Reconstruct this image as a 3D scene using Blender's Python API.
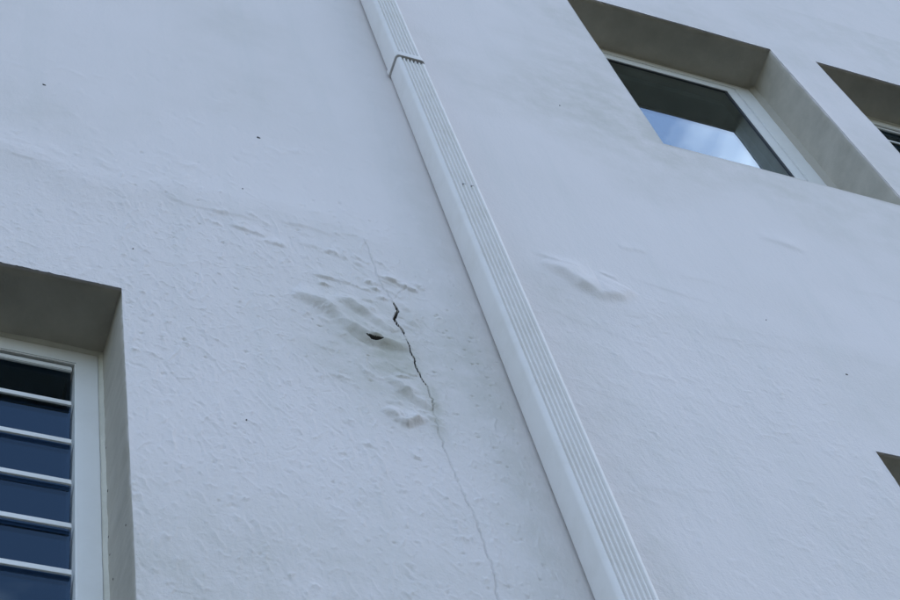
import bpy, bmesh, math, random
import numpy as np
from mathutils import Matrix, Vector

for o in list(bpy.data.objects):
    bpy.data.objects.remove(o)
scene = bpy.context.scene
col = scene.collection
random.seed(7)
RNG = np.random.default_rng(11)

# ------------------------------------------------------------------ camera
cam_d = bpy.data.cameras.new('camera')
cam = bpy.data.objects.new('camera', cam_d)
col.objects.link(cam)
cam_d.sensor_width = 36.0
cam_d.lens = 75.98
cam_d.clip_start = 0.05
cam_d.clip_end = 5000
right = Vector((0.93037468, -0.32356616, -0.17235979))
down = Vector((0.20987457, 0.85556276, -0.47324944))
fwd = Vector((0.30059212, 0.40412536, 0.86390224))
m3 = Matrix((right, -down, -fwd)).transposed()
cam.matrix_world = Matrix.Translation((0, 0, 1.6)) @ m3.to_4x4()
scene.camera = cam

# ------------------------------------------------------------------ sky, sun, exposure
SUN_EL, SUN_AZ = math.radians(34), math.radians(72)      # azimuth from +Y towards +X
world = bpy.data.worlds.new('World')
scene.world = world
world.use_nodes = True
nt = world.node_tree
nt.nodes.clear()
N = nt.nodes.new
sky = N('ShaderNodeTexSky'); sky.sky_type = 'NISHITA'; sky.sun_disc = False
sky.sun_elevation = SUN_EL; sky.sun_rotation = SUN_AZ
sky.air_density = 1.0; sky.dust_density = 1.5; sky.ozone_density = 2.0
tc = N('ShaderNodeTexCoord')
sep = N('ShaderNodeSeparateXYZ'); nt.links.new(tc.outputs['Generated'], sep.inputs[0])
zz = N('ShaderNodeMath'); zz.operation = 'MAXIMUM'; zz.inputs[1].default_value = 0.0
nt.links.new(sep.outputs['Z'], zz.inputs[0])
za = N('ShaderNodeMath'); za.operation = 'ADD'; za.inputs[1].default_value = 0.22
nt.links.new(zz.outputs[0], za.inputs[0])
dv = N('ShaderNodeVectorMath'); dv.operation = 'DIVIDE'
cz = N('ShaderNodeCombineXYZ')
for i in range(3): nt.links.new(za.outputs[0], cz.inputs[i])
nt.links.new(tc.outputs['Generated'], dv.inputs[0]); nt.links.new(cz.outputs[0], dv.inputs[1])
cn = N('ShaderNodeTexNoise'); cn.inputs['Scale'].default_value = 3.2
cn.inputs['Detail'].default_value = 7; cn.inputs['Roughness'].default_value = 0.55
cn.inputs['Distortion'].default_value = 0.5
cmap = N('ShaderNodeMapping'); cmap.inputs['Location'].default_value = (4.2, 7.7, 0)
nt.links.new(dv.outputs[0], cmap.inputs[0]); nt.links.new(cmap.outputs[0], cn.inputs['Vector'])
cr = N('ShaderNodeValToRGB')
cr.color_ramp.elements[0].position = 0.50; cr.color_ramp.elements[0].color = (0.0, 0.0, 0.0, 1)
cr.color_ramp.elements[1].position = 0.72; cr.color_ramp.elements[1].color = (0.95, 0.95, 0.95, 1)
nt.links.new(cn.outputs['Fac'], cr.inputs[0])
mx = N('ShaderNodeMix'); mx.data_type = 'RGBA'
nt.links.new(cr.outputs[0], mx.inputs['Factor'])
nt.links.new(sky.outputs[0], mx.inputs['A'])
mx.inputs['B'].default_value = (8.0, 8.6, 9.6, 1)
bg = N('ShaderNodeBackground'); bg.inputs['Strength'].default_value = 0.12
nt.links.new(mx.outputs['Result'], bg.inputs['Color'])
wo = N('ShaderNodeOutputWorld'); nt.links.new(bg.outputs[0], wo.inputs['Surface'])

sun_d = bpy.data.lights.new('sun', 'SUN')
sun_d.energy = 2.0; sun_d.angle = math.radians(0.53); sun_d.color = (1.0, 0.95, 0.88)
sun = bpy.data.objects.new('sun', sun_d); col.objects.link(sun)
sd = Vector((math.sin(SUN_AZ) * math.cos(SUN_EL), math.cos(SUN_AZ) * math.cos(SUN_EL), math.sin(SUN_EL)))
sun.rotation_euler = sd.to_track_quat('Z', 'Y').to_euler()
sun.location = sd * 40

vs = scene.view_settings
vs.view_transform = 'Standard'; vs.look = 'None'; vs.exposure = 1.60; vs.gamma = 1.0
vs.use_curve_mapping = False

# ------------------------------------------------------------------ helpers
def tag(o, label=None, cat=None, group=None, kind=None):
    if label: o['label'] = label
    if cat: o['category'] = cat
    if group: o['group'] = group
    if kind: o['kind'] = kind
    return o

def empty(name, loc=(0, 0, 0), parent=None):
    o = bpy.data.objects.new(name, None); col.objects.link(o)
    o.empty_display_size = 0.1
    o.location = loc
    if parent:
        o.parent = parent
        o.matrix_parent_inverse = world_of(parent).inverted()
    return o

def world_of(o):
    m = Matrix.Translation(o.location)
    if o.parent:
        return world_of(o.parent) @ o.matrix_parent_inverse @ m
    return m

def link_mesh(name, me, mat, parent=None, smooth=False):
    o = bpy.data.objects.new(name, me); col.objects.link(o)
    me.materials.append(mat)
    if smooth:
        me.polygons.foreach_set('use_smooth', [True] * len(me.polygons))
    if parent:
        o.parent = parent
        o.matrix_parent_inverse = world_of(parent).inverted()
    return o

def box(bm, x0, x1, y0, y1, z0, z1):
    v = [bm.verts.new(p) for p in ((x0, y0, z0), (x1, y0, z0), (x1, y1, z0), (x0, y1, z0),
                                   (x0, y0, z1), (x1, y0, z1), (x1, y1, z1), (x0, y1, z1))]
    for f in ((0, 3, 2, 1), (4, 5, 6, 7), (0, 1, 5, 4), (1, 2, 6, 5), (2, 3, 7, 6), (3, 0, 4, 7)):
        bm.faces.new([v[i] for i in f])
    return v

def finish(name, bm, mat, parent=None, bevel=0.0, smooth=False, seg=2):
    if bevel:
        bmesh.ops.bevel(bm, geom=list(bm.edges), offset=bevel, segments=seg, affect='EDGES', clamp_overlap=True)
    bmesh.ops.recalc_face_normals(bm, faces=bm.faces)
    me = bpy.data.meshes.new(name); bm.to_mesh(me); bm.free()
    return link_mesh(name, me, mat, parent, smooth)

def ring(name, x0, x1, z0, z1, w, y0, y1, mat, parent, bevel=0.0):
    """rectangular frame with mitred corners, profile w wide, y0 (front) to y1"""
    bm = bmesh.new()
    rows = []
    for ins, y in ((0, y1), (0, y0), (w, y0), (w, y1)):
        rows.append([bm.verts.new((x0 + ins, y, z0 + ins)), bm.verts.new((x1 - ins, y, z0 + ins)),
                     bm.verts.new((x1 - ins, y, z1 - ins)), bm.verts.new((x0 + ins, y, z1 - ins))])
    for r in range(4):
        a, b = rows[r], rows[(r + 1) % 4]
        for i in range(4):
            j = (i + 1) % 4
            bm.faces.new((a[i], a[j], b[j], b[i]))
    bmesh.ops.recalc_face_normals(bm, faces=bm.faces)
    if bevel:
        es = [e for e in bm.edges if abs(e.verts[0].co.y - y0) < 1e-6 and abs(e.verts[1].co.y - y0) < 1e-6
              and len(e.link_faces) == 2 and abs(e.link_faces[0].normal.dot(e.link_faces[1].normal)) < 0.5]
        bmesh.ops.bevel(bm, geom=es, offset=bevel, segments=2, affect='EDGES')
    return finish(name, bm, mat, parent)

# ------------------------------------------------------------------ materials
def new_mat(name):
    m = bpy.data.materials.new(name); m.use_nodes = True
    t = m.node_tree
    b = t.nodes['Principled BSDF']
    return m, t, b

def noise(t, scale, detail=4, rough=0.5, vec=None, dist=0.0):
    n = t.nodes.new('ShaderNodeTexNoise')
    n.inputs['Scale'].default_value = scale; n.inputs['Detail'].default_value = detail
    n.inputs['Roughness'].default_value = rough; n.inputs['Distortion'].default_value = dist
    if vec is not None: t.links.new(vec, n.inputs['Vector'])
    return n

def objco(t, scale=(1, 1, 1), rot=(0, 0, 0)):
    c = t.nodes.new('ShaderNodeTexCoord'); mp = t.nodes.new('ShaderNodeMapping')
    mp.inputs['Scale'].default_value = scale; mp.inputs['Rotation'].default_value = rot
    t.links.new(c.outputs['Object'], mp.inputs[0])
    return mp.outputs[0]

def mixc(t, fac, a, b):
    m = t.nodes.new('ShaderNodeMix'); m.data_type = 'RGBA'
    for s, v in (('Factor', fac), ('A', a), ('B', b)):
        if hasattr(v, 'node'): t.links.new(v, m.inputs[s])
        else: m.inputs[s].default_value = v
    return m.outputs['Result']

def math_n(t, op, a, b=0.0, clamp=False):
    m = t.nodes.new('ShaderNodeMath'); m.operation = op; m.use_clamp = clamp
    for i, v in enumerate((a, b)):
        if hasattr(v, 'node'): t.links.new(v, m.inputs[i])
        else: m.inputs[i].default_value = v
    return m.outputs[0]

def ramp(t, fac, p0, p1, c0=(0, 0, 0, 1), c1=(1, 1, 1, 1)):
    r = t.nodes.new('ShaderNodeValToRGB')
    r.color_ramp.elements[0].position = p0; r.color_ramp.elements[1].position = p1
    r.color_ramp.elements[0].color = c0; r.color_ramp.elements[1].color = c1
    t.links.new(fac, r.inputs[0])
    return r.outputs[0]

def bump(t, h, strength, dist, prev=None):
    b = t.nodes.new('ShaderNodeBump')
    b.inputs['Strength'].default_value = strength; b.inputs['Distance'].default_value = dist
    t.links.new(h, b.inputs['Height'])
    if prev is not None: t.links.new(prev, b.inputs['Normal'])
    return b.outputs[0]

def mat_wall():
    m, t, b = new_mat('white_wall_paint')
    co = objco(t)
    at = t.nodes.new('ShaderNodeAttribute'); at.attribute_name = 'rough'
    st = t.nodes.new('ShaderNodeAttribute'); st.attribute_name = 'stain'
    n1 = noise(t, 1.4, 6, 0.6, co)
    n2 = noise(t, 9, 6, 0.65, co)
    base = mixc(t, ramp(t, n1.outputs['Fac'], 0.35, 0.68), (0.735, 0.69, 0.685, 1), (0.71, 0.668, 0.66, 1))
    # dirt washed down the render, long in Z
    stre = noise(t, 1.0, 5, 0.6, objco(t, (9, 9, 0.7)))
    base = mixc(t, math_n(t, 'MULTIPLY', ramp(t, stre.outputs['Fac'], 0.5, 0.8), 0.35), base, (0.60, 0.60, 0.58, 1))
    sf = math_n(t, 'MULTIPLY', st.outputs['Fac'], ramp(t, n2.outputs['Fac'], 0.25, 0.6), clamp=True)
    base = mixc(t, sf, base, (0.48, 0.467, 0.41, 1))
    spk = noise(t, 170, 2, 0.5, co)
    base = mixc(t, math_n(t, 'MULTIPLY', ramp(t, spk.outputs['Fac'], 0.70, 0.78), 0.25), base, (0.45, 0.44, 0.40, 1))
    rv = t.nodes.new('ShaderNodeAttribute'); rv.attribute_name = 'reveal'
    base = mixc(t, rv.outputs['Fac'], base, mixc(t, ramp(t, n2.outputs['Fac'], 0.35, 0.7), (0.475, 0.44, 0.375, 1), (0.385, 0.355, 0.30, 1)))   # recess shade put into the colour: wall paint darkened inside the openings
    t.links.new(base, b.inputs['Base Color'])
    b.inputs['Roughness'].default_value = 0.62
    b.inputs['Specular IOR Level'].default_value = 0.35
    # roller stipple + drag marks
    f1 = noise(t, 130, 4, 0.6, co)
    f2 = noise(t, 40, 5, 0.62, objco(t, (1.9, 1, 0.6), (0, -0.3, 0)), 0.5)
    h = math_n(t, 'ADD', math_n(t, 'MULTIPLY', f1.outputs['Fac'], 0.85), f2.outputs['Fac'])
    amp = math_n(t, 'ADD', math_n(t, 'MULTIPLY', at.outputs['Fac'], 0.9), 0.34)
    h = math_n(t, 'MULTIPLY', h, amp)
    t.links.new(bump(t, h, 1.0, 0.0016), b.inputs['Normal'])
    return m

def mat_plain(name, colr, rough, var=0.06, scale=30, bumpd=0.0, spec=0.5, dirt=None, dirt_fac=0.3):
    m, t, b = new_mat(name)
    co = objco(t)
    n = noise(t, scale, 5, 0.6, co)
    lo = tuple(c * (1 - var) for c in colr) + (1,)
    c = mixc(t, n.outputs['Fac'], tuple(colr) + (1,), lo)
    if dirt:
        d = noise(t, 7, 6, 0.7, co)
        c = mixc(t, math_n(t, 'MULTIPLY', ramp(t, d.outputs['Fac'], 0.48, 0.72), dirt_fac), c, tuple(dirt) + (1,))
    t.links.new(c, b.inputs['Base Color'])
    t.links.new(math_n(t, 'ADD', math_n(t, 'MULTIPLY', n.outputs['Fac'], 0.12), rough - 0.06), b.inputs['Roughness'])
    b.inputs['Specular IOR Level'].default_value = spec
    if bumpd:
        n3 = noise(t, 90, 4, 0.6, co)
        t.links.new(bump(t, n3.outputs['Fac'], 1.0, bumpd), b.inputs['Normal'])
    return m

def mat_glass(name, tint, refl, base):
    m = bpy.data.materials.new(name); m.use_nodes = True
    t = m.node_tree; t.nodes.clear()
    out = t.nodes.new('ShaderNodeOutputMaterial')
    tr = t.nodes.new('ShaderNodeBsdfTransparent'); tr.inputs[0].default_value = tuple(tint) + (1,)
    gl = t.nodes.new('ShaderNodeBsdfGlossy'); gl.inputs['Roughness'].default_value = 0.012
    gl.inputs['Color'].default_value = tuple(refl) + (1,)
    n = noise(t, 1.6, 2, 0.5, objco(t))
    t.links.new(bump(t, n.outputs['Fac'], 0.35, 0.004), gl.inputs['Normal'])
    lw = t.nodes.new('ShaderNodeLayerWeight'); lw.inputs['Blend'].default_value = 0.5
    p5 = math_n(t, 'POWER', lw.outputs['Facing'], 4.6)
    fr = math_n(t, 'ADD', math_n(t, 'MULTIPLY', p5, 0.95), base, clamp=True)
    mix = t.nodes.new('ShaderNodeMixShader')
    t.links.new(fr, mix.inputs[0]); t.links.new(tr.outputs[0], mix.inputs[1]); t.links.new(gl.outputs[0], mix.inputs[2])
    t.links.new(mix.outputs[0], out.inputs['Surface'])
    return m

M_WALL = mat_wall()
M_PIPE = mat_plain('white_upvc_pipe', (0.78, 0.757, 0.738), 0.42, 0.04, 14, 0.0002, 0.4, (0.62, 0.59, 0.53), 0.3)
M_FRAME = mat_plain('white_powder_coat', (0.85, 0.85, 0.84), 0.38, 0.03, 20, 0.0001, 0.45, (0.66, 0.64, 0.58), 0.2)
M_SEAL = mat_plain('cream_sealant', (0.68, 0.66, 0.58), 0.6, 0.12, 40, 0.0012, 0.3, (0.42, 0.40, 0.33), 0.4)
M_FILLET = mat_plain('shaded_plaster_fillet', (0.46, 0.43, 0.37), 0.8, 0.12, 30, 0.001, 0.3)  # plaster in the reveals' darkened tone, recess shade included in the colour
M_GASKET = mat_plain('black_rubber', (0.02, 0.021, 0.024), 0.6, 0.1, 60)
M_GLASS = mat_glass('window_glass', (0.55, 0.62, 0.62), (0.80, 0.92, 1.0), 0.22)
M_BLADE = mat_glass('louvre_glass', (0.40, 0.48, 0.55), (0.66, 0.85, 1.0), 0.075)
M_CLIP = mat_plain('grey_louvre_clip', (0.10, 0.11, 0.125), 0.5, 0.1, 40)
M_ROOM = mat_plain('room_plaster', (0.34, 0.34, 0.32), 0.8, 0.05, 6)
M_BLIND = mat_plain('pale_blind_fabric', (0.50, 0.50, 0.46), 0.9, 0.08, 60)
M_SHELL = mat_plain('building_shell', (0.72, 0.71, 0.68), 0.8, 0.06, 3, 0.001)
M_CHIP = mat_plain('bare_dark_mortar', (0.075, 0.068, 0.06), 0.9, 0.3, 80)
M_METAL = mat_plain('dull_zinc', (0.42, 0.42, 0.42), 0.5, 0.15, 50, 0.0003, 0.5)
M_METAL.node_tree.nodes['Principled BSDF'].inputs['Metallic'].default_value = 0.7

def mat_ground():
    m, t, b = new_mat('lawn')
    co = objco(t)
    n1 = noise(t, 0.35, 6, 0.6, co); n2 = noise(t, 22, 5, 0.7, co)
    c = mixc(t, ramp(t, n1.outputs['Fac'], 0.38, 0.66), (0.030, 0.034, 0.016, 1), (0.046, 0.040, 0.026, 1))
    c = mixc(t, n2.outputs['Fac'], c, (0.024, 0.026, 0.013, 1))
    t.links.new(c, b.inputs['Base Color']); b.inputs['Roughness'].default_value = 0.95
    t.links.new(bump(t, n2.outputs['Fac'], 1.0, 0.03), b.inputs['Normal'])
    return m
M_LAWN = mat_ground()
M_PAVE = mat_plain('grey_concrete', (0.23, 0.225, 0.21), 0.9, 0.2, 5, 0.003, 0.3, (0.13, 0.12, 0.10), 0.5)

# ------------------------------------------------------------------ ground
bm = bmesh.new()
gs = [-1500, -400, -120, -40, -12, 0, 12, 40, 120, 400, 1500]
gv = [[bm.verts.new((x, y, 0.12 * math.sin(x * .03) * math.cos(y * .027) if abs(x) + abs(y) > 80 else 0)) for x in gs] for y in gs]
for j in range(len(gs) - 1):
    for i in range(len(gs) - 1):
        bm.faces.new((gv[j][i], gv[j][i + 1], gv[j + 1][i + 1], gv[j + 1][i]))
tag(finish('ground', bm, M_LAWN), 'dry green lawn at the foot of the building', 'ground', kind='structure')
# ------------------------------------------------------------------ building
YW = 2.0                                      # wall face
bld = empty('building', (3.0, 2.0, 0.0))
tag(bld, 'white rendered building with blistered cracked paint and deep set windows', 'building')

# openings: x0, x1, z0, z1
OP = dict(louvre=(-0.42, 0.609, 3.91, 5.546), awning=(2.612, 3.632, 7.55, 9.19),
          side=(3.864, 4.89, 7.55, 9.19), low=(2.630, 3.65, 3.91, 5.54))
YF = 2.185                                    # window frame front plane
REV_END = 2.30

def hash2(ix, iz, s):
    h = (ix.astype(np.int64) * 374761393 + iz.astype(np.int64) * 668265263 + s * 2147483647 // 7) & 0xffffffff
    h = ((h ^ (h >> 13)) * 1274126177) & 0xffffffff
    return ((h ^ (h >> 16)) & 0xffff) / 65535.0

def vnoise(x, z, s):
    ix, iz = np.floor(x), np.floor(z); fx, fz = x - ix, z - iz
    fx = fx * fx * fx * (fx * (fx * 6 - 15) + 10); fz = fz * fz * fz * (fz * (fz * 6 - 15) + 10)
    a = hash2(ix, iz, s); b = hash2(ix + 1, iz, s); c = hash2(ix, iz + 1, s); d = hash2(ix + 1, iz + 1, s)
    return (a + (b - a) * fx) * (1 - fz) + (c + (d - c) * fx) * fz - 0.5

def fbm(x, z, s, o=4, g=0.5):
    r = 0; a = 1
    for k in range(o):
        r = r + a * vnoise(x * 2 ** k + 3.7 * k, z * 2 ** k + 1.3 * k, s + k); a *= g
    return r

def sm(a, b, x):
    t = np.clip((x - a) / (b - a), 0, 1); return t * t * (3 - 2 * t)

def axis(segs, snaps):
    a = []
    for x0, x1, d in segs:
        n = max(1, int(round((x1 - x0) / d))); a += list(np.linspace(x0, x1, n, endpoint=False))
    a.append(segs[-1][1]); a = np.array(a)
    for s in snaps:
        i = int(np.argmin(np.abs(a - s))); a[i] = s
    return a

GX = axis([(-0.7, 0.25, 0.03), (0.25, 0.6, 0.004), (0.6, 1.56, 0.0017), (1.56, 1.7, 0.006), (1.7, 2.6, 0.004), (2.6, 5.6, 0.016)],
          [v for o in OP.values() for v in o[:2]])
GZ = axis([(3.3, 4.25, 0.03), (4.25, 5.15, 0.0042), (5.15, 5.37, 0.0032), (5.37, 5.53, 0.0026), (5.53, 5.575, 0.0011), (5.575, 5.80, 0.0024), (5.80, 5.95, 0.0032), (5.95, 6.3, 0.0042), (6.3, 7.0, 0.007), (7.0, 10.0, 0.016)],
          [v for o in OP.values() for v in o[2:]])
X, Z = np.meshgrid(GX, GZ)
H = np.zeros_like(X)
BARE = np.zeros_like(X)

def polyprof(pts, prof, pad=0.12, bare=False, warp=0.0):
    """apply prof(t, signed distance) along a polyline; distance > 0 is above/right of its direction"""
    global H
    pts = np.array(pts, float)
    i0, i1 = np.searchsorted(GX, [pts[:, 0].min() - pad, pts[:, 0].max() + pad])
    j0, j1 = np.searchsorted(GZ, [pts[:, 1].min() - pad, pts[:, 1].max() + pad])
    x, z = X[j0:j1, i0:i1], Z[j0:j1, i0:i1]
    if warp:
        x, z = x + warp * (fbm(x * 22, z * 16, 301, 3) + 0.5 * fbm(x * 70, z * 55, 311, 2)), z + warp * 1.3 * (fbm(x * 22, z * 16, 321, 3) + 0.5 * fbm(x * 70, z * 55, 331, 2))
    best = np.full(x.shape, 9.0); sd_ = np.full(x.shape, 9.0); tt = np.zeros(x.shape)
    L = np.r_[0, np.cumsum(np.hypot(*(np.diff(pts, axis=0).T)))]
    for k in range(len(pts) - 1):
        ax, az = pts[k]; dx, dz = pts[k + 1] - pts[k]; l2 = dx * dx + dz * dz
        u = np.clip(((x - ax) * dx + (z - az) * dz) / l2, 0, 1)
        px, pz = x - ax - u * dx, z - az - u * dz
        dd = np.hypot(px, pz); s = np.sign(dx * pz - dz * px)
        c = dd < best
        best = np.where(c, dd, best); sd_ = np.where(c, dd * s, sd_)
        tt = np.where(c, (L[k] + u * math.sqrt(l2)) / L[-1], tt)
    r_ = prof(tt, sd_); H[j0:j1, i0:i1] += r_
    if bare: BARE[j0:j1, i0:i1] = np.maximum(BARE[j0:j1, i0:i1], bare * sm(0.005, 0.010, -r_))

def taper(t, p=0.6):
    return np.clip(4 * t * (1 - t), 0, 1) ** p

def wrinkle(pts, h, up, dn, p=0.6, warp=0.0036, lipf=1.0):
    """fold of loose paint: long upper side, steep lower side with a tight crease under it"""
    ph = pts[0][0] * 37 + pts[0][1] * 11
    def prof(t, d):
        amp = h * taper(t, p) * (0.82 + 0.18 * np.sin(t * 9 + ph) + 0.10 * np.sin(t * 23 + 2 * ph))
        body = np.where(d > 0, np.exp(-(d / up) ** 2), np.exp(-(d / dn) ** 2))
        lip = 0.20 * np.exp(-((d - 0.25 * dn) / (0.35 * dn + 0.001)) ** 2) - 0.12 * np.exp(-((d + 1.5 * dn) / (0.6 * dn)) ** 2)
        return amp * (body + lipf * lip)
    polyprof(pts, prof, pad=3 * max(up, dn), warp=warp)

# broad waviness of the render
near_crack_w = np.exp(-(((X - 1.25) / 0.15) ** 2 + ((Z - 5.58) / 0.30) ** 2))
wob = lambda s, f, a: a * fbm(X * f, Z * f, s, 3)
H += wob(1, 0.9, 0.006) + wob(5, 2.6, 0.0022)
lo_left = (1 - sm(5.9, 6.25, Z + 0.12 * fbm(X * 2, Z * 2, 40))) * (1 - sm(1.50, 1.62, X))
lo_right = (1 - sm(5.9, 6.5, Z + 0.25 * fbm(X * 1.5, Z * 1.5, 44))) * sm(1.6, 1.75, X) * (1 - sm(2.4, 3.4, X))
near_crack = np.exp(-(((X - 1.27) / 0.22) ** 2 + ((Z - 5.6) / 0.35) ** 2))
pipe_zone = sm(1.36, 1.44, X) * (1 - sm(1.6, 1.7, X))
rough = 0.16 + 0.12 * (1 - sm(6.2, 7.0, Z)) + 0.78 * lo_left * (1 - 0.72 * near_crack) * (1 - 0.5 * pipe_zone) + 0.5 * lo_right
rough = rough + 0.22 * sm(6.2, 6.0, Z) * (X > 1.7)
rough = np.clip(rough * (0.75 + 0.8 * (fbm(X * 3, Z * 3, 60) + 0.35)), 0.08, 1.2)
H += rough * (0.0007 * fbm(X * 26 + Z * 4, Z * 8, 9, 3, 0.5) + 0.0006 * fbm(X * 95 + Z * 22, Z * 30, 21, 2))

# slab line: the render above swells out over the joint
zl = 6.10 + 0.10 * fbm(X * 3.5, Z * 0, 70, 4)
swell = (0.25 + 0.75 * np.clip(fbm(X * 1.7, Z * 0, 80, 3) + 0.55, 0, 1)) * (1 - 0.75 * sm(1.2, 1.45, X) * (1 - sm(1.75, 1.85, X))) * (1 - 0.55 * sm(2.1, 2.8, X))
H += 0.0115 * swell * sm(-0.14, 0.07, Z - zl) * np.exp(-np.clip(Z - zl - 0.07, 0, 9) / 0.13) * (1 - 0.6 * sm(1.6, 1.8, X))
H += 0.0009 * swell * np.clip(1 - sm(1.5, 1.7, X), 0.15, 1) * np.clip(fbm(X * 5, Z * 0, 84, 2) * 2 + 0.5, 0, 1) * sm(-0.006, 0.006, Z - zl - 0.012 * fbm(X * 14, Z * 0, 81, 2)) * np.exp(-np.clip(Z - zl, 0, 9) / 0.05)

for pts, h, up, dn in [
    ([(0.70, 6.192), (0.725, 6.156), (0.755, 6.098), (0.802, 6.086), (0.869, 6.085), (0.937, 6.096), (0.996, 6.084)], 0.0022, 0.05, 0.009),
    ([(0.90, 6.03), (0.926, 6.019), (0.958, 6.018), (1.0, 6.003)], 0.0050, 0.035, 0.007),
    ([(0.99, 5.985), (1.003, 5.976), (1.055, 5.97)], 0.0045, 0.025, 0.007),
    ([(1.04, 6.13), (1.063, 6.118), (1.133, 6.123), (1.20, 6.10)], 0.0024, 0.04, 0.009),
    ([(1.08, 6.02), (1.15, 6.01), (1.22, 5.985)], 0.0028, 0.035, 0.008),
    ([(0.30, 6.16), (0.36, 6.145), (0.44, 6.14)], 0.0018, 0.04, 0.006),
    ([(1.10, 5.846), (1.149, 5.843), (1.20, 5.838)], 0.0050, 0.03, 0.006),
    ([(1.25, 5.875), (1.276, 5.862)], 0.0060, 0.018, 0.006),
    ([(1.30, 5.916), (1.341, 5.898), (1.375, 5.884), (1.40, 5.88)], 0.0085, 0.026, 0.007),
    ([(1.385, 5.93), (1.42, 5.90)], 0.0040, 0.02, 0.007),
    ([(1.26, 5.842), (1.29, 5.832)], 0.0050, 0.015, 0.006),
    ([(1.27, 5.794), (1.305, 5.789)], 0.0050, 0.016, 0.006),
    ([(1.11, 5.800), (1.16, 5.800)], 0.0030, 0.02, 0.006),
    ([(1.04, 5.72), (1.073, 5.705), (1.121, 5.682), (1.154, 5.635), (1.178, 5.592), (1.211, 5.562), (1.247, 5.548), (1.297, 5.55), (1.33, 5.57)], 0.0165, 0.055, 0.019),
    ([(1.15, 5.745), (1.179, 5.728), (1.219, 5.694), (1.256, 5.650), (1.293, 5.612)], 0.0120, 0.04, 0.016),
    ([(1.33, 5.80), (1.36, 5.74), (1.345, 5.68)], 0.0050, 0.02, 0.012),
    ([(1.26, 5.396), (1.30, 5.402)], 0.0050, 0.016, 0.005),
    ([(1.24, 5.385), (1.266, 5.352), (1.289, 5.308), (1.314, 5.283), (1.334, 5.270)], 0.0115, 0.035, 0.011),
    ([(1.205, 5.235), (1.216, 5.223), (1.236, 5.196), (1.254, 5.177), (1.277, 5.198), (1.31, 5.225)], 0.0135, 0.034, 0.010),
    ([(1.13, 5.62), (1.15, 5.56), (1.19, 5.53)], 0.0030, 0.03, 0.02),
    ([(1.16, 5.45), (1.18, 5.40), (1.195, 5.35)], 0.0025, 0.012, 0.006),
    ([(1.245, 5.066), (1.25, 5.038), (1.268, 5.036)], 0.0040, 0.012, 0.004),
    # right of the pipe
    ([(1.84, 6.27), (1.898, 6.212), (1.936, 6.155), (1.983, 6.122), (2.045, 6.145), (2.10, 6.21)], 0.0205, 0.090, 0.026),
    ([(1.82, 6.315), (1.86, 6.305), (1.902, 6.287), (1.96, 6.275)], 0.0035, 0.03, 0.010),
    ([(2.02, 6.282), (2.075, 6.264)], 0.0035, 0.02, 0.006),
    ([(2.15, 6.505), (2.20, 6.515), (2.245, 6.512)], 0.0030, 0.035, 0.012),
    ([(2.76, 6.885), (2.83, 6.878), (2.92, 6.840)], 0.0048, 0.06, 0.018),
    ([(2.13, 6.30), (2.249, 6.272), (2.38, 6.25)], 0.0016, 0.05, 0.010),
    ([(2.28, 6.028), (2.413, 6.035), (2.58, 6.05)], 0.0014, 0.05, 0.010),
    ([(1.76, 5.98), (1.86, 5.93), (1.97, 5.90), (2.06, 5.86)], 0.0014, 0.05, 0.012),
    ([(2.30, 6.40), (2.42, 6.41), (2.52, 6.39)], 0.0014, 0.04, 0.015),
    ([(2.98, 6.62), (3.1, 6.64), (3.26, 6.60)], 0.0016, 0.07, 0.02),
    ([(1.80, 5.55), (1.87, 5.52), (1.96, 5.50)], 0.0012, 0.04, 0.012),
    ([(1.78, 5.10), (1.88, 5.12), (1.98, 5.10)], 0.0012, 0.04, 0.012),
    ([(2.05, 5.62), (2.16, 5.60), (2.27, 5.63)], 0.0012, 0.05, 0.014),
]:
    if pts[0][0] > 1.7: wrinkle(pts, h, up, dn, warp=0.002, lipf=0.15)
    else: wrinkle(pts, h * 1.12, up, dn)
rw = random.Random(21)
for k in range(46):                                  # small crumples of loose paint round the crack and along the slab line
    if k < 34:
        cx, cz = rw.gauss(1.25, 0.085), rw.choice((rw.gauss(5.72, 0.13), rw.gauss(5.35, 0.12), rw.gauss(5.9, 0.1)))
    else:
        cx, cz = rw.uniform(0.75, 1.25), rw.gauss(6.03, 0.05)
    L = rw.uniform(0.018, 0.055); sl = rw.uniform(-0.9, 0.15)
    wrinkle([(cx - L / 2, cz - sl * L / 2), (cx + rw.uniform(-.005, .005), cz - rw.uniform(0, .006)), (cx + L / 2, cz + sl * L / 2)], rw.uniform(0.0012, 0.0034), rw.uniform(0.010, 0.022), rw.uniform(0.0045, 0.008))
H += 0.0024 * near_crack_w * fbm(X * 17, Z * 13, 151, 3) + 0.0012 * near_crack_w * fbm(X * 48, Z * 40, 157, 2)

# the long settlement crack: a hairline, then an open gap, then a hairline again
def wig(pts, amp, seed, n=5):
    r = random.Random(seed); out = []
    for (a, b), (c, d) in zip(pts[:-1], pts[1:]):
        for k in range(n):
            u = k / n; out.append((a + (c - a) * u + (r.uniform(-amp, amp) if k else 0), b + (d - b) * u))
    out.append(pts[-1]); return out

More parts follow.
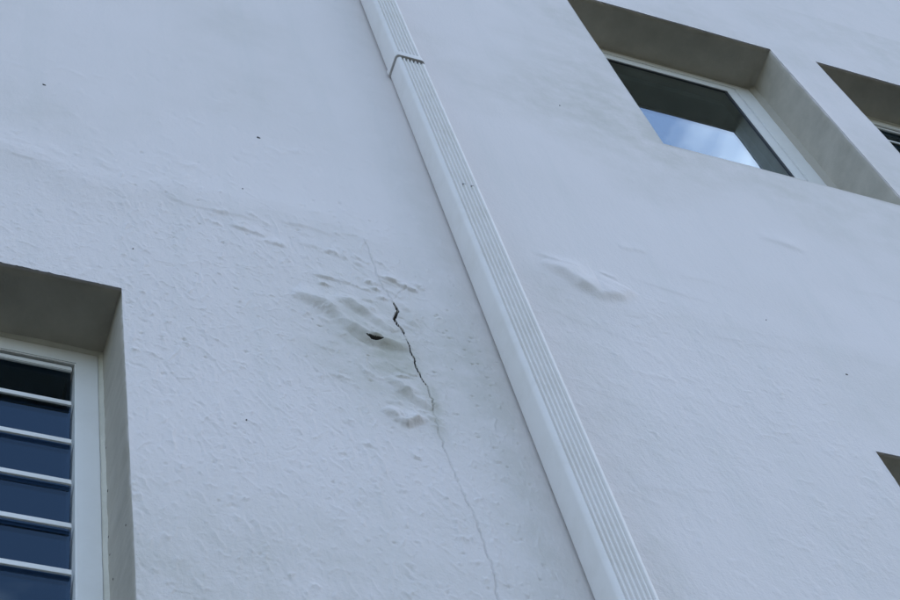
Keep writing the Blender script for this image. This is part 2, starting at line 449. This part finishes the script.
c_up = [(1.283, 6.125), (1.291, 6.022), (1.293, 5.95), (1.295, 5.883), (1.308, 5.823), (1.315, 5.783)]
c_open = [(1.315, 5.783), (1.319, 5.758), (1.320, 5.735), (1.308, 5.705), (1.303, 5.688), (1.306, 5.660), (1.316, 5.640), (1.318, 5.612)]
c_mid = [(1.317, 5.606), (1.320, 5.58), (1.320, 5.535), (1.326, 5.500), (1.322, 5.473), (1.324, 5.44), (1.328, 5.413), (1.334, 5.39), (1.339, 5.375)]
c_low = [(1.339, 5.375), (1.336, 5.34), (1.339, 5.31), (1.333, 5.279), (1.332, 5.262), (1.330, 5.183), (1.330, 5.091), (1.337, 4.997), (1.341, 4.95)]
c_dn = [(1.341, 4.95), (1.344, 4.914), (1.350, 4.834), (1.354, 4.745), (1.352, 4.658), (1.343, 4.555), (1.340, 4.40)]
def gap(pts, w, depth, p=0.35):
    polyprof(pts, lambda t, d: -depth * np.clip(taper(t, p), 0.15, 1) * (1 - sm(w * np.clip(taper(t, p), 0.3, 1) * 0.6, w * np.clip(taper(t, p), 0.3, 1) * 1.25, np.abs(d))), pad=0.05, bare=True)
# paint lifts along both lips
polyprof(c_up + c_open[1:] + c_mid + c_low[1:] + c_dn[1:], lambda t, d: 0.0030 * (1 - 0.5 * t) * np.exp(-(np.abs(d) / 0.018) ** 1.3) * np.where(d > 0, 1.0, 0.7), pad=0.1)
gap(wig(c_up, 0.003, 1), 0.0022, 0.0030, 0.2)
gap(wig(c_open, 0.0012, 9, 3), 0.0029, 0.055, 0.45)
gap(wig(c_mid, 0.0016, 2, 4), 0.0012, 0.040, 0.5)
gap(wig(c_low[:5], 0.003, 3), 0.0017, 0.0075, 0.3)
gap(wig(c_low[4:], 0.0035, 8), 0.0017, 0.0034, 0.25)
gap(wig(c_dn, 0.004, 4), 0.0022, 0.0036, 0.2)
gap(wig([(1.376, 5.9), (1.35, 5.86), (1.318, 5.80)], 0.003, 6), 0.002, 0.002, 0.3)
# raised seams beside the lower hairline
for pts, h in (([(1.308, 4.99), (1.301, 4.931), (1.299, 4.855), (1.304, 4.80), (1.300, 4.764), (1.300, 4.60)], 0.0022),
               ([(1.352, 4.99), (1.379, 4.937), (1.385, 4.844), (1.373, 4.75), (1.372, 4.60)], 0.0026),
               ([(1.130, 5.05), (1.137, 4.974), (1.141, 4.879), (1.147, 4.771)], 0.0018),
               ([(1.165, 5.12), (1.17, 5.0), (1.178, 4.93)], 0.0014), ([(1.10, 5.10), (1.098, 4.98)], 0.0012)):
    polyprof(wig(pts, 0.003, int(h * 1e5)), lambda t, d: h * taper(t, 0.3) * np.exp(-(d / 0.006) ** 2), pad=0.05)
# the torn blister mouth
polyprof([(1.208, 5.5555), (1.221, 5.545), (1.233, 5.5425), (1.250, 5.546)],
         lambda t, d: -0.07 * (1 - sm(0.0020, 0.0036, np.abs(d - 0.001) / np.clip(taper(t, 0.8), 0.05, 1))) + 0.006 * np.exp(-((d - 0.011) / 0.006) ** 2) * taper(t), pad=0.05, bare=2)

# peeled flecks and trowel drags: many short lips
def strokes(n, xr, zr, lmin, lmax, hmin, hmax, w, ang0, angs, dens):
    k = 0; tries = 0
    while k < n and tries < n * 12:
        tries += 1
        cx, cz = random.uniform(*xr), random.uniform(*zr)
        j = min(len(GZ) - 1, np.searchsorted(GZ, cz)); i = min(len(GX) - 1, np.searchsorted(GX, cx))
        if random.random() > rough[j, i] * dens: continue
        k += 1
        L = random.uniform(lmin, lmax) * random.uniform(0.5, 1.2); a = math.radians(random.gauss(ang0, angs))
        h = random.uniform(hmin, hmax) * random.choice((1, 1, 1, -0.8)); ww = w * random.uniform(0.8, 1.5)
        bend = random.uniform(-0.35, 0.35)
        i0, i1 = np.searchsorted(GX, [cx - L, cx + L]); j0, j1 = np.searchsorted(GZ, [cz - L, cz + L])
        if i1 - i0 < 2 or j1 - j0 < 2: continue
        x, z = X[j0:j1, i0:i1] - cx, Z[j0:j1, i0:i1] - cz
        u = x * math.sin(a) + z * math.cos(a); v = x * math.cos(a) - z * math.sin(a)
        v = v - bend * u * u / max(L, 1e-3) + ww * 0.8 * np.sin(u * 9 / L + cx * 90)
        e = np.clip(1 - (u / (L * 0.5)) ** 2, 0, 1)
        H[j0:j1, i0:i1] += h * e ** 0.7 * np.where(v > 0, np.exp(-(v / ww) ** 2), np.exp(-(v / (ww * 2.6)) ** 2))
strokes(1500, (0.30, 1.54), (4.25, 6.35), 0.016, 0.062, 0.0005, 0.0018, 0.0017, -21, 34, 0.9)
strokes(260, (0.60, 1.52), (4.25, 6.10), 0.05, 0.13, 0.0008, 0.0020, 0.0018, -14, 16, 0.9)
strokes(2200, (0.30, 1.54), (4.25, 6.30), 0.008, 0.030, 0.0006, 0.0018, 0.0015, -22, 42, 0.9)
strokes(150, (0.60, 1.52), (4.25, 6.10), 0.015, 0.035, 0.0015, 0.0034, 0.0026, -60, 40, 0.9)
strokes(620, (1.7, 2.6), (4.3, 6.2), 0.018, 0.07, 0.0004, 0.0013, 0.0036, -38, 45, 1.0)
strokes(200, (0.3, 1.5), (6.15, 7.2), 0.03, 0.09, 0.0006, 0.0013, 0.005, -30, 35, 3.0)
# pits near the pipe
for px, pz in [(1.433, 5.77), (1.501, 5.659), (1.52, 5.616), (1.501, 5.549), (1.478, 5.609), (1.515, 5.487)] + \
        [(random.uniform(1.42, 1.56), random.uniform(4.6, 6.1)) for _ in range(26)] + [(random.uniform(0.65, 1.5), random.uniform(4.3, 6.4)) for _ in range(50)]:
    r = random.uniform(0.003, 0.0055)
    i0, i1 = np.searchsorted(GX, [px - 0.03, px + 0.03]); j0, j1 = np.searchsorted(GZ, [pz - 0.03, pz + 0.03])
    H[j0:j1, i0:i1] -= 0.004 * np.exp(-(((X[j0:j1, i0:i1] - px) / r) ** 2 + ((Z[j0:j1, i0:i1] - pz) / (r * 0.7)) ** 2))

# settle the detail to nothing at the border of the grid and tame it at arrises
edge = np.minimum.reduce([X - GX[0], GX[-1] - X, Z - GZ[0], GZ[-1] - Z]); H *= sm(0, 0.25, edge)
near_pipe = np.exp(-((X - 1.615) / 0.09) ** 2); H = H * (1 - 0.75 * near_pipe)

stain = 0.6 * np.exp(-(((X - 1.24) / 0.16) ** 2 + ((Z - 5.46) / 0.22) ** 2)) + 0.45 * near_crack
stain += 0.6 * np.exp(-((X - 1.50) / 0.10) ** 2) * (0.45 + fbm(X * 2, Z * 0.6, 90, 3))
stain += 0.3 * np.exp(-((X - 1.80) / 0.13) ** 2) * sm(6.6, 6.1, Z) * (0.5 + fbm(X * 3, Z * 1.2, 93, 3))
stain += 0.2 * np.exp(-np.clip(zl - Z, 0, 9) / 0.07) * (Z < zl + 0.01) * swell
stain += np.clip(0.9 * fbm(X * 1.1, Z * 0.9, 97, 4) - 0.05, 0, 0.6)
stain += 0.7 * np.exp(-((X - 1.335) / 0.02) ** 2) * sm(5.42, 5.36, Z) * sm(5.05, 5.25, Z)
stain = np.clip(stain, 0, 1)

# build wall mesh: grid with openings + rounded arrises + reveals + outer field
nz, nx = X.shape
inside = np.zeros((nz - 1, nx - 1), bool)
cxm, czm = (GX[1:] + GX[:-1]) / 2, (GZ[1:] + GZ[:-1]) / 2
for (x0, x1, z0, z1) in OP.values():
    inside |= ((czm[:, None] > z0) & (czm[:, None] < z1)) & ((cxm[None] > x0) & (cxm[None] < x1))
V = np.stack([X, YW - H, Z], -1).reshape(-1, 3)
idx = np.arange(nz * nx).reshape(nz, nx)
q = np.stack([idx[:-1, :-1], idx[:-1, 1:], idx[1:, 1:], idx[1:, :-1]], -1)[~inside]
verts = [V]; faces = [q]; nv = len(V)
att_r = [rough.reshape(-1)]; att_s = [stain.reshape(-1)]; att_b = [BARE.reshape(-1)]; att_g = [np.zeros(nz * nx)]
for (x0, x1, z0, z1) in OP.values():
    ia, ib = np.where(GX == x0)[0][0], np.where(GX == x1)[0][0]
    ja, jb = np.where(GZ == z0)[0][0], np.where(GZ == z1)[0][0]
    loop = [(ja, i) for i in range(ia, ib)] + [(j, ib) for j in range(ja, jb)] + \
           [(jb, i) for i in range(ib, ia, -1)] + [(j, ia) for j in range(jb, ja, -1)]
    base = idx[tuple(np.array(loop).T)]
    P = V[base].copy(); n = len(P)
    # inward direction in the wall plane
    inx = np.where(np.abs(P[:, 0] - x0) < 1e-9, 1.0, np.where(np.abs(P[:, 0] - x1) < 1e-9, -1.0, 0.0))
    inz = np.where(np.abs(P[:, 2] - z0) < 1e-9, 1.0, np.where(np.abs(P[:, 2] - z1) < 1e-9, -1.0, 0.0))
    prev = base
    r = 0.007
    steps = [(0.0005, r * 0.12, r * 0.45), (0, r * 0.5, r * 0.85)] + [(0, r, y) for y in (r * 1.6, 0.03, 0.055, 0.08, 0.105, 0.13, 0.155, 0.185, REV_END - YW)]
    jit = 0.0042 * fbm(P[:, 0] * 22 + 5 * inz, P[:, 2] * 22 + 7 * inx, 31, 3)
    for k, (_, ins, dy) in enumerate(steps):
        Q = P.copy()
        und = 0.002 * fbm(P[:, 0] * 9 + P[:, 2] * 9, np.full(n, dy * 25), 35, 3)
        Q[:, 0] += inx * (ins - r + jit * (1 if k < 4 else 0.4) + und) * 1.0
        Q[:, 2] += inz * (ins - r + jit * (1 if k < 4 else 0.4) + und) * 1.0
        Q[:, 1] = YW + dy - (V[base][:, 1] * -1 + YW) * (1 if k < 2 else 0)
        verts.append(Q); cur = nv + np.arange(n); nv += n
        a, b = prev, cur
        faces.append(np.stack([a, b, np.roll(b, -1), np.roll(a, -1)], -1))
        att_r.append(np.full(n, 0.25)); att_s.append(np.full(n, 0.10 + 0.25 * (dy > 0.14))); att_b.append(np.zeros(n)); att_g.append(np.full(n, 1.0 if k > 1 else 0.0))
        prev = cur
# plain outer field of the facade beyond the weathered part
BX0, BX1, BZ1 = -16.0, 20.0, 13.2
oq = [(BX0, GX[0], 0, BZ1), (GX[-1], BX1, 0, BZ1), (GX[0], GX[-1], 0, GZ[0]), (GX[0], GX[-1], GZ[-1], BZ1)]
for (a, b, c, d) in oq:
    verts.append(np.array([(a, YW, c), (b, YW, c), (b, YW, d), (a, YW, d)])); faces.append(np.array([[nv, nv + 1, nv + 2, nv + 3]])); nv += 4
    att_r.append(np.full(4, 0.4)); att_s.append(np.full(4, 0.1)); att_b.append(np.zeros(4)); att_g.append(np.zeros(4))
verts = np.concatenate(verts); faces = np.concatenate(faces)
me = bpy.data.meshes.new('wall')
me.vertices.add(len(verts)); me.vertices.foreach_set('co', verts.astype(np.float32).ravel())
me.loops.add(len(faces) * 4); me.loops.foreach_set('vertex_index', faces.astype(np.int32).ravel())
me.polygons.add(len(faces)); me.polygons.foreach_set('loop_start', np.arange(0, len(faces) * 4, 4, dtype=np.int32))
me.update(calc_edges=True)
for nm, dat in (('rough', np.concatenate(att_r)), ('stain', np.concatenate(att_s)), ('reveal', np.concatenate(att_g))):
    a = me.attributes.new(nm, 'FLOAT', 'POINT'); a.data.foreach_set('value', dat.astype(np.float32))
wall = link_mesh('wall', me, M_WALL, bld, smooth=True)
me.materials.append(M_CHIP)
bv = (np.concatenate(att_b) > 0.5) * 1 + (np.concatenate(att_b) > 1.2) * 1
me.polygons.foreach_set('material_index', (bv[faces].sum(1) > 1).astype(np.int32))
wall['label'] = 'white textured render with a long crack, blisters and peeling flecks'

# chips where the paint is gone down to dark mortar
def hgt(x, z):
    i = min(len(GX) - 1, np.searchsorted(GX, x)); j = min(len(GZ) - 1, np.searchsorted(GZ, z)); return H[j, i]
for k, (x, z, w, h, a) in enumerate([(1.037, 6.666, 0.0095, 0.0060, -25), (0.414, 6.67, 0.0075, 0.005, -25), (0.642, 5.761, 0.0035, 0.005, -20),
        (0.957, 6.267, 0.003, 0.005, 20),
        (0.868, 5.055, 0.0035, 0.0045, -20), 
        (2.238, 7.666, 0.0045, 0.007, 10), (2.721, 5.977, 0.005, 0.004, -10), (2.547, 6.221, 0.003, 0.0045, 0)]):
    if k > 1 and k not in (6,): w, h = w * 0.72, h * 0.72
    bm = bmesh.new(); n = 9; top = []; low = []
    for i in range(n):
        t = 2 * math.pi * i / n; rr = random.uniform(0.55, 1.1)
        cx, cz = w * rr * math.cos(t), h * rr * math.sin(t); ar = math.radians(a)
        px, pz = x + cx * math.cos(ar) - cz * math.sin(ar), z + cx * math.sin(ar) + cz * math.cos(ar)
        y = YW - hgt(px, pz)
        low.append(bm.verts.new((px, y + 0.002, pz))); top.append(bm.verts.new((x + (px - x) * 0.7, y - 0.0016, z + (pz - z) * 0.7)))
    for i in range(n):
        j = (i + 1) % n; bm.faces.new((low[i], low[j], top[j], top[i]))
    bm.faces.new(top)
    finish('chip', bm, M_CHIP, wall, smooth=False)

for dy, z in ((0.172, 4.79), (0.165, 4.72), (0.15, 4.62), (0.168, 4.56), (0.160, 4.50), (0.174, 4.48), (0.13, 4.44), (0.168, 4.95), (0.171, 5.12), (0.05, 4.66)):
    bm = bmesh.new(); bmesh.ops.create_icosphere(bm, subdivisions=1, radius=random.uniform(0.0025, 0.0045))
    for v in bm.verts: v.co.x *= 0.5; v.co += Vector((OP['louvre'][1] + 0.0005, YW + dy, z))
    finish('grime_speck', bm, M_CHIP, wall)

# shell behind the facade: roof, back, sides
bm = bmesh.new()
box(bm, BX0, BX1, 6.3, 13.0, 0, BZ1 - 0.01)
box(bm, BX0, BX1, 2.302, 6.3, BZ1 - 0.35, BZ1 - 0.011)
box(bm, BX0, BX0 + 0.25, 2.301, 6.299, 0, BZ1 - 0.36)
box(bm, BX1 - 0.25, BX1, 2.301, 6.299, 0, BZ1 - 0.36)
finish('rear_block', bm, M_SHELL, bld)
bm = bmesh.new(); box(bm, BX0 - 0.02, BX1 + 0.02, 2.005, 2.25, BZ1 + 0.002, BZ1 + 0.08)
finish('parapet_coping', bm, M_SHELL, bld, bevel=0.01)

def room(x0, x1, z0, z1):
    """a plain room behind one window, open only at the window"""
    rx0, rx1, rz0, rz1, ry = x0 - 0.10, x1 + 0.10, z0 - 0.9, z1 + 0.35, 5.9
    y0 = 2.303
    bm = bmesh.new()
    def quad(*p): bm.faces.new([bm.verts.new(a) for a in p])
    quad((rx0, ry, rz0), (rx1, ry, rz0), (rx1, ry, rz1), (rx0, ry, rz1))
    quad((rx0, y0, rz1), (rx1, y0, rz1), (rx1, ry, rz1), (rx0, ry, rz1))
    quad((rx0, y0, rz0), (rx1, y0, rz0), (rx1, ry, rz0), (rx0, ry, rz0))
    quad((rx0, y0, rz0), (rx0, ry, rz0), (rx0, ry, rz1), (rx0, y0, rz1))
    quad((rx1, y0, rz0), (rx1, ry, rz0), (rx1, ry, rz1), (rx1, y0, rz1))
    for a, b, c, d in ((rx0, x0, rz0, rz1), (x1, rx1, rz0, rz1), (x0, x1, rz0, z0), (x0, x1, z1, rz1)):
        quad((a, y0, c), (b, y0, c), (b, y0, d), (a, y0, d))
    me_ = bpy.data.meshes.new('room'); bm.to_mesh(me_); bm.free()
    return link_mesh('room', me_, M_ROOM, bld)

def sealant(x0, x1, z0, z1, parent, w=0.009, ws=None, mat=None, YF=YF):
    """wobbly bead of sealant between frame and reveal, flattened inside corner"""
    bm = bmesh.new()
    path = []
    for (a, b) in (((x0, z0), (x1, z0)), ((x1, z0), (x1, z1)), ((x1, z1), (x0, z1)), ((x0, z1), (x0, z0))):
        n = 40
        for k in range(n): path.append((a[0] + (b[0] - a[0]) * k / n, a[1] + (b[1] - a[1]) * k / n))
    mx_, mz_ = (x0 + x1) / 2, (z0 + z1) / 2
    rows = []
    for k, (x, z) in enumerate(path):
        dx = 1 if abs(x - x0) < 1e-6 else (-1 if abs(x - x1) < 1e-6 else 0)
        dz = 1 if abs(z - z0) < 1e-6 else (-1 if abs(z - z1) < 1e-6 else 0)
        ww = (ws if ws and dx else w) * (1 + 0.12 * math.sin(k * 0.9) * math.sin(k * 0.37 + 1) + random.uniform(-.05, .05))
        pr = []
        for ins, y in ((-0.004, YF - ww * 1.1), (ww * 0.25, YF - ww * 0.75), (ww * 0.7, YF - ww * 0.35), (ww, YF + 0.002)):
            pr.append(bm.verts.new((x + dx * ins, y, z + dz * ins)))
        rows.append(pr)
    for k in range(len(rows)):
        a, b = rows[k], rows[(k + 1) % len(rows)]
        for i in range(3): bm.faces.new((a[i], a[i + 1], b[i + 1], b[i]))
    return finish('sealant', bm, mat or M_SEAL, parent, smooth=True)

def louvre_window(op, label):
    x0, x1, z0, z1 = op
    w = empty('window', ((x0 + x1) / 2, YF, z0), bld); w['label'] = label
    sealant(x0, x1, z0, z1, w)
    a, b, c, d = x0 + 0.008, x1 - 0.008, z0 + 0.008, z1 - 0.008
    ring('frame', a, b, c, d, 0.056, YF, YF + 0.10, M_FRAME, w, 0.003)
    ix0, ix1, iz0, iz1 = a + 0.056, b - 0.056, c + 0.056, d - 0.056
    for xa in (ix0, ix1 - 0.009):                   # dark blade carriers on both stiles
        bm = bmesh.new(); box(bm, xa + 0.0005, xa + 0.0085, YF + 0.045, YF + 0.095, iz0 + 0.002, iz1 - 0.002)
        finish('blade_carrier', bm, M_CLIP, w)
    pitch = 0.1585; zt = iz1 - 0.009
    ga, gb = ix0 + 0.005, ix1 - 0.005
    # fixed top rail that the uppermost blade closes against
    bm = bmesh.new(); box(bm, ga, gb, YF + 0.006, YF + 0.014, zt - 0.018, zt)
    finish('top_rail', bm, M_FRAME, w, 0.002)
    proto = None; k = 0
    ztop = zt - 0.003
    while ztop - pitch > iz0 + 0.01:
        zb = ztop - pitch
        # glass leans: top edge in, bottom edge out
        yt, yb, th = YF + 0.018 + 0.0015 * math.sin(k * 2.1), YF + 0.033, 0.006
        bm = bmesh.new()
        vs_ = [(ga, yt, ztop - 0.002), (gb, yt, ztop - 0.002), (gb, yb, zb + 0.004), (ga, yb, zb + 0.004)]
        f = [bm.verts.new(p) for p in vs_]; g = [bm.verts.new((p[0], p[1] + th, p[2])) for p in vs_]
        bm.faces.new(f); bm.faces.new(g[::-1])
        for i in range(4):
            j = (i + 1) % 4; bm.faces.new((f[i], g[i], g[j], f[j]))
        bl = finish('louvre_blade', bm, M_BLADE, w)
        bm = bmesh.new()
        v = box(bm, ga + 0.001, gb - 0.001, YF + 0.007, YF + 0.012, zb - 0.007, zb + 0.009)
        finish('blade_nosing', bm, M_FRAME, w, 0.0006)
        ztop = zb; k += 1
    return w

def pane_window(op, label):
    x0, x1, z0, z1 = op; YP = 2.204
    w = empty('window', ((x0 + x1) / 2, YP, z0), bld); w['label'] = label
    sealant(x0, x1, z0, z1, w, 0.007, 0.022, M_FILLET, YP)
    a, b, c, d = x0 + 0.018, x1 - 0.018, z0 - 0.030, z1 + 0.032
    ring('frame', a, b, c, d, 0.084, YP, YP + 0.09, M_FRAME, w, 0.003)
    e = 0.0895
    ring('sash', a + e, b - e, c + e, d - e, 0.056, YP + 0.001, YP + 0.06, M_FRAME, w, 0.003)
    s = e + 0.056
    ring('gasket', a + s, b - s, c + s, d - s, 0.014, YP + 0.003, YP + 0.05, M_GASKET, w)
    bm = bmesh.new(); box(bm, a + s + 0.001, b - s - 0.001, YP + 0.006, YP + 0.012, c + s + 0.001, d - s - 0.001)
    finish('pane', bm, M_GLASS, w)
    return w

W = {}
W['louvre'] = louvre_window(OP['louvre'], 'louvre window with blue reflecting glass blades and white edge strips')
W['awning'] = pane_window(OP['awning'], 'single pane window reflecting blue sky and white cloud')
W['side'] = louvre_window(OP['side'], 'louvre window sliver at the upper right edge')
W['low'] = pane_window(OP['low'], 'window recess at the right edge showing only its shaded head')
for o in OP.values(): room(*o)
# pale blind hanging inside the pane window
bm = bmesh.new()
x0, x1, z0, z1 = OP['awning']
nb = 30
top = []; bot = []
for k in range(nb + 1):
    x = x0 + 0.15 + (0.50) * k / nb; y = 2.46 + 0.018 * math.sin(k * 1.35)
    top.append(bm.verts.new((x, y, z1 + 0.1))); bot.append(bm.verts.new((x, y + 0.006 * math.sin(k), z0 - 0.1)))
for k in range(nb): bm.faces.new((top[k], top[k + 1], bot[k + 1], bot[k]))
cur = finish('curtain', bm, M_BLIND, W['awning'], smooth=True)
so = cur.modifiers.new('thick', 'SOLIDIFY'); so.thickness = 0.003

# ------------------------------------------------------------------ downpipe
PX0, PX1 = 1.567, 1.666
PY1 = YW - 0.006; PD = 0.078; PY0 = PY1 - PD
dp = empty('downpipe', ((PX0 + PX1) / 2, (PY0 + PY1) / 2, 0.1))
tag(dp, 'white rectangular ribbed plastic downpipe fixed up the cracked wall', 'downpipe')

def pipe_profile(grow=0.0, ribs=True):
    x0, x1, y0, y1 = PX0 - grow, PX1 + grow, PY0 - grow, PY1 + min(grow, 0.003)
    r = 0.011 + grow; P = []
    def arc(cx, cy, a0, a1, n=6, rr=r):
        for k in range(n + 1):
            a = math.radians(a0 + (a1 - a0) * k / n); P.append((cx + rr * math.cos(a), cy + rr * math.sin(a)))
    arc(x0 + r, y0 + r, 180, 270)
    if ribs:
        g = 0.0065                                  # sunk panel with five raised ribs
        s0, s1 = x0 + grow + 0.0165, x1 - grow - 0.0165
        P.append((s0 - 0.004, y0)); P.append((s0, y0 + g))
        n = 5
        for k in range(n):
            c = s0 + (s1 - s0) * (k + 0.5) / n + 0.0
            P += [(c - 0.0038, y0 + g), (c - 0.0017, y0 + 0.0003), (c + 0.0017, y0 + 0.0003), (c + 0.0038, y0 + g)]
        P.append((s1, y0 + g)); P.append((s1 + 0.004, y0))
    arc(x1 - r, y0 + r, 270, 360)
    rb = 0.005
    arc(x1 - rb, y1 - rb, 0, 90, 3, rb); arc(x0 + rb, y1 - rb, 90, 180, 3, rb)
    return P

def extrude(name, P, zs, mat, parent, offs=None, cap=True):
    bm = bmesh.new(); rows = []
    for k, z in enumerate(zs):
        ox, oy = offs[k] if offs else (0, 0)
        rows.append([bm.verts.new((x + ox, y + oy, z)) for x, y in P])
    n = len(P)
    for a, b in zip(rows[:-1], rows[1:]):
        for i in range(n):
            j = (i + 1) % n; f = bm.faces.new((a[i], a[j], b[j], b[i]))
    if cap:
        bm.faces.new(rows[0][::-1]); bm.faces.new(rows[-1])
    o = finish(name, bm, mat, parent)
    md = o.modifiers.new('edges', 'EDGE_SPLIT'); md.split_angle = math.radians(32)
    o.data.polygons.foreach_set('use_smooth', [True] * len(o.data.polygons))
    return o

PR = pipe_profile()
ZJ = 7.49
def zspan(a, b, d=0.25):
    n = max(2, int((b - a) / d)); return [a + (b - a) * k / n for k in range(n + 1)]
za_ = zspan(0.25, ZJ - 0.014)
lowp = extrude('pipe_length', PR, za_, M_PIPE, dp, [(0.0015 * math.sin(z * 1.1), 0.0012 * math.sin(z * 0.8 + 1)) for z in za_])
for vv in lowp.data.vertices:                       # its cut end is not quite square
    if vv.co.z > ZJ - 0.02: vv.co.z -= 0.010 * ((vv.co.x - PX0) / (PX1 - PX0)) ** 2 - 0.002
# upper length sits a hair askew in the socket
zb_ = zspan(ZJ + 0.004, 12.3)
extrude('pipe_length', PR, zb_, M_PIPE, dp, [(-0.004 + 0.0012 * math.sin(z * 0.9), -0.002) for z in zb_])
# socket at the joint
SP = pipe_profile(0.0030, ribs=False)
extrude('socket', SP, [ZJ - 0.006, ZJ - 0.002, ZJ + 0.020, ZJ + 0.024], M_PIPE, dp, [(-0.002, -0.001), (-0.003, -0.001), (-0.004, -0.002), (-0.004, -0.002)])
# dark gap under the socket, open at the front right
bm = bmesh.new()
v = box(bm, PX0 + 0.008, PX1 - 0.002, PY0 + 0.0072, PY1 - 0.004, ZJ - 0.022, ZJ - 0.004)
finish('joint_gap', bm, M_GASKET, dp)
# ragged sealant line smeared along the joint
# fixing strap behind, at the lower screw point
def bracket(z):
    bm = bmesh.new()
    box(bm, PX0 + 0.012, PX1 - 0.012, PY1 + 0.0005, YW + 0.004, z - 0.015, z + 0.015)
    finish('bracket', bm, M_METAL, dp, 0.001)
for z in (2.4, 4.9, 6.72, 9.0, 11.2): bracket(z)
# hairline butt joint lower on the pipe with two small clips in the valleys
for x in (PX1 - 0.0235, PX1 - 0.050):
    bm = bmesh.new(); box(bm, x - 0.0045, x + 0.0045, PY0 - 0.0004, PY0 + 0.004, 6.490, 6.493)
    finish('joint_nick', bm, M_METAL, dp)
# shoe at the foot
bm = bmesh.new()
v = box(bm, PX0 + 0.001, PX1 - 0.001, PY0 + 0.001, PY1 - 0.001, 0.13, 0.26)
for vv in v:
    if vv.co.z < 0.2: vv.co.y -= 0.09
finish('shoe', bm, M_PIPE, dp, 0.006)
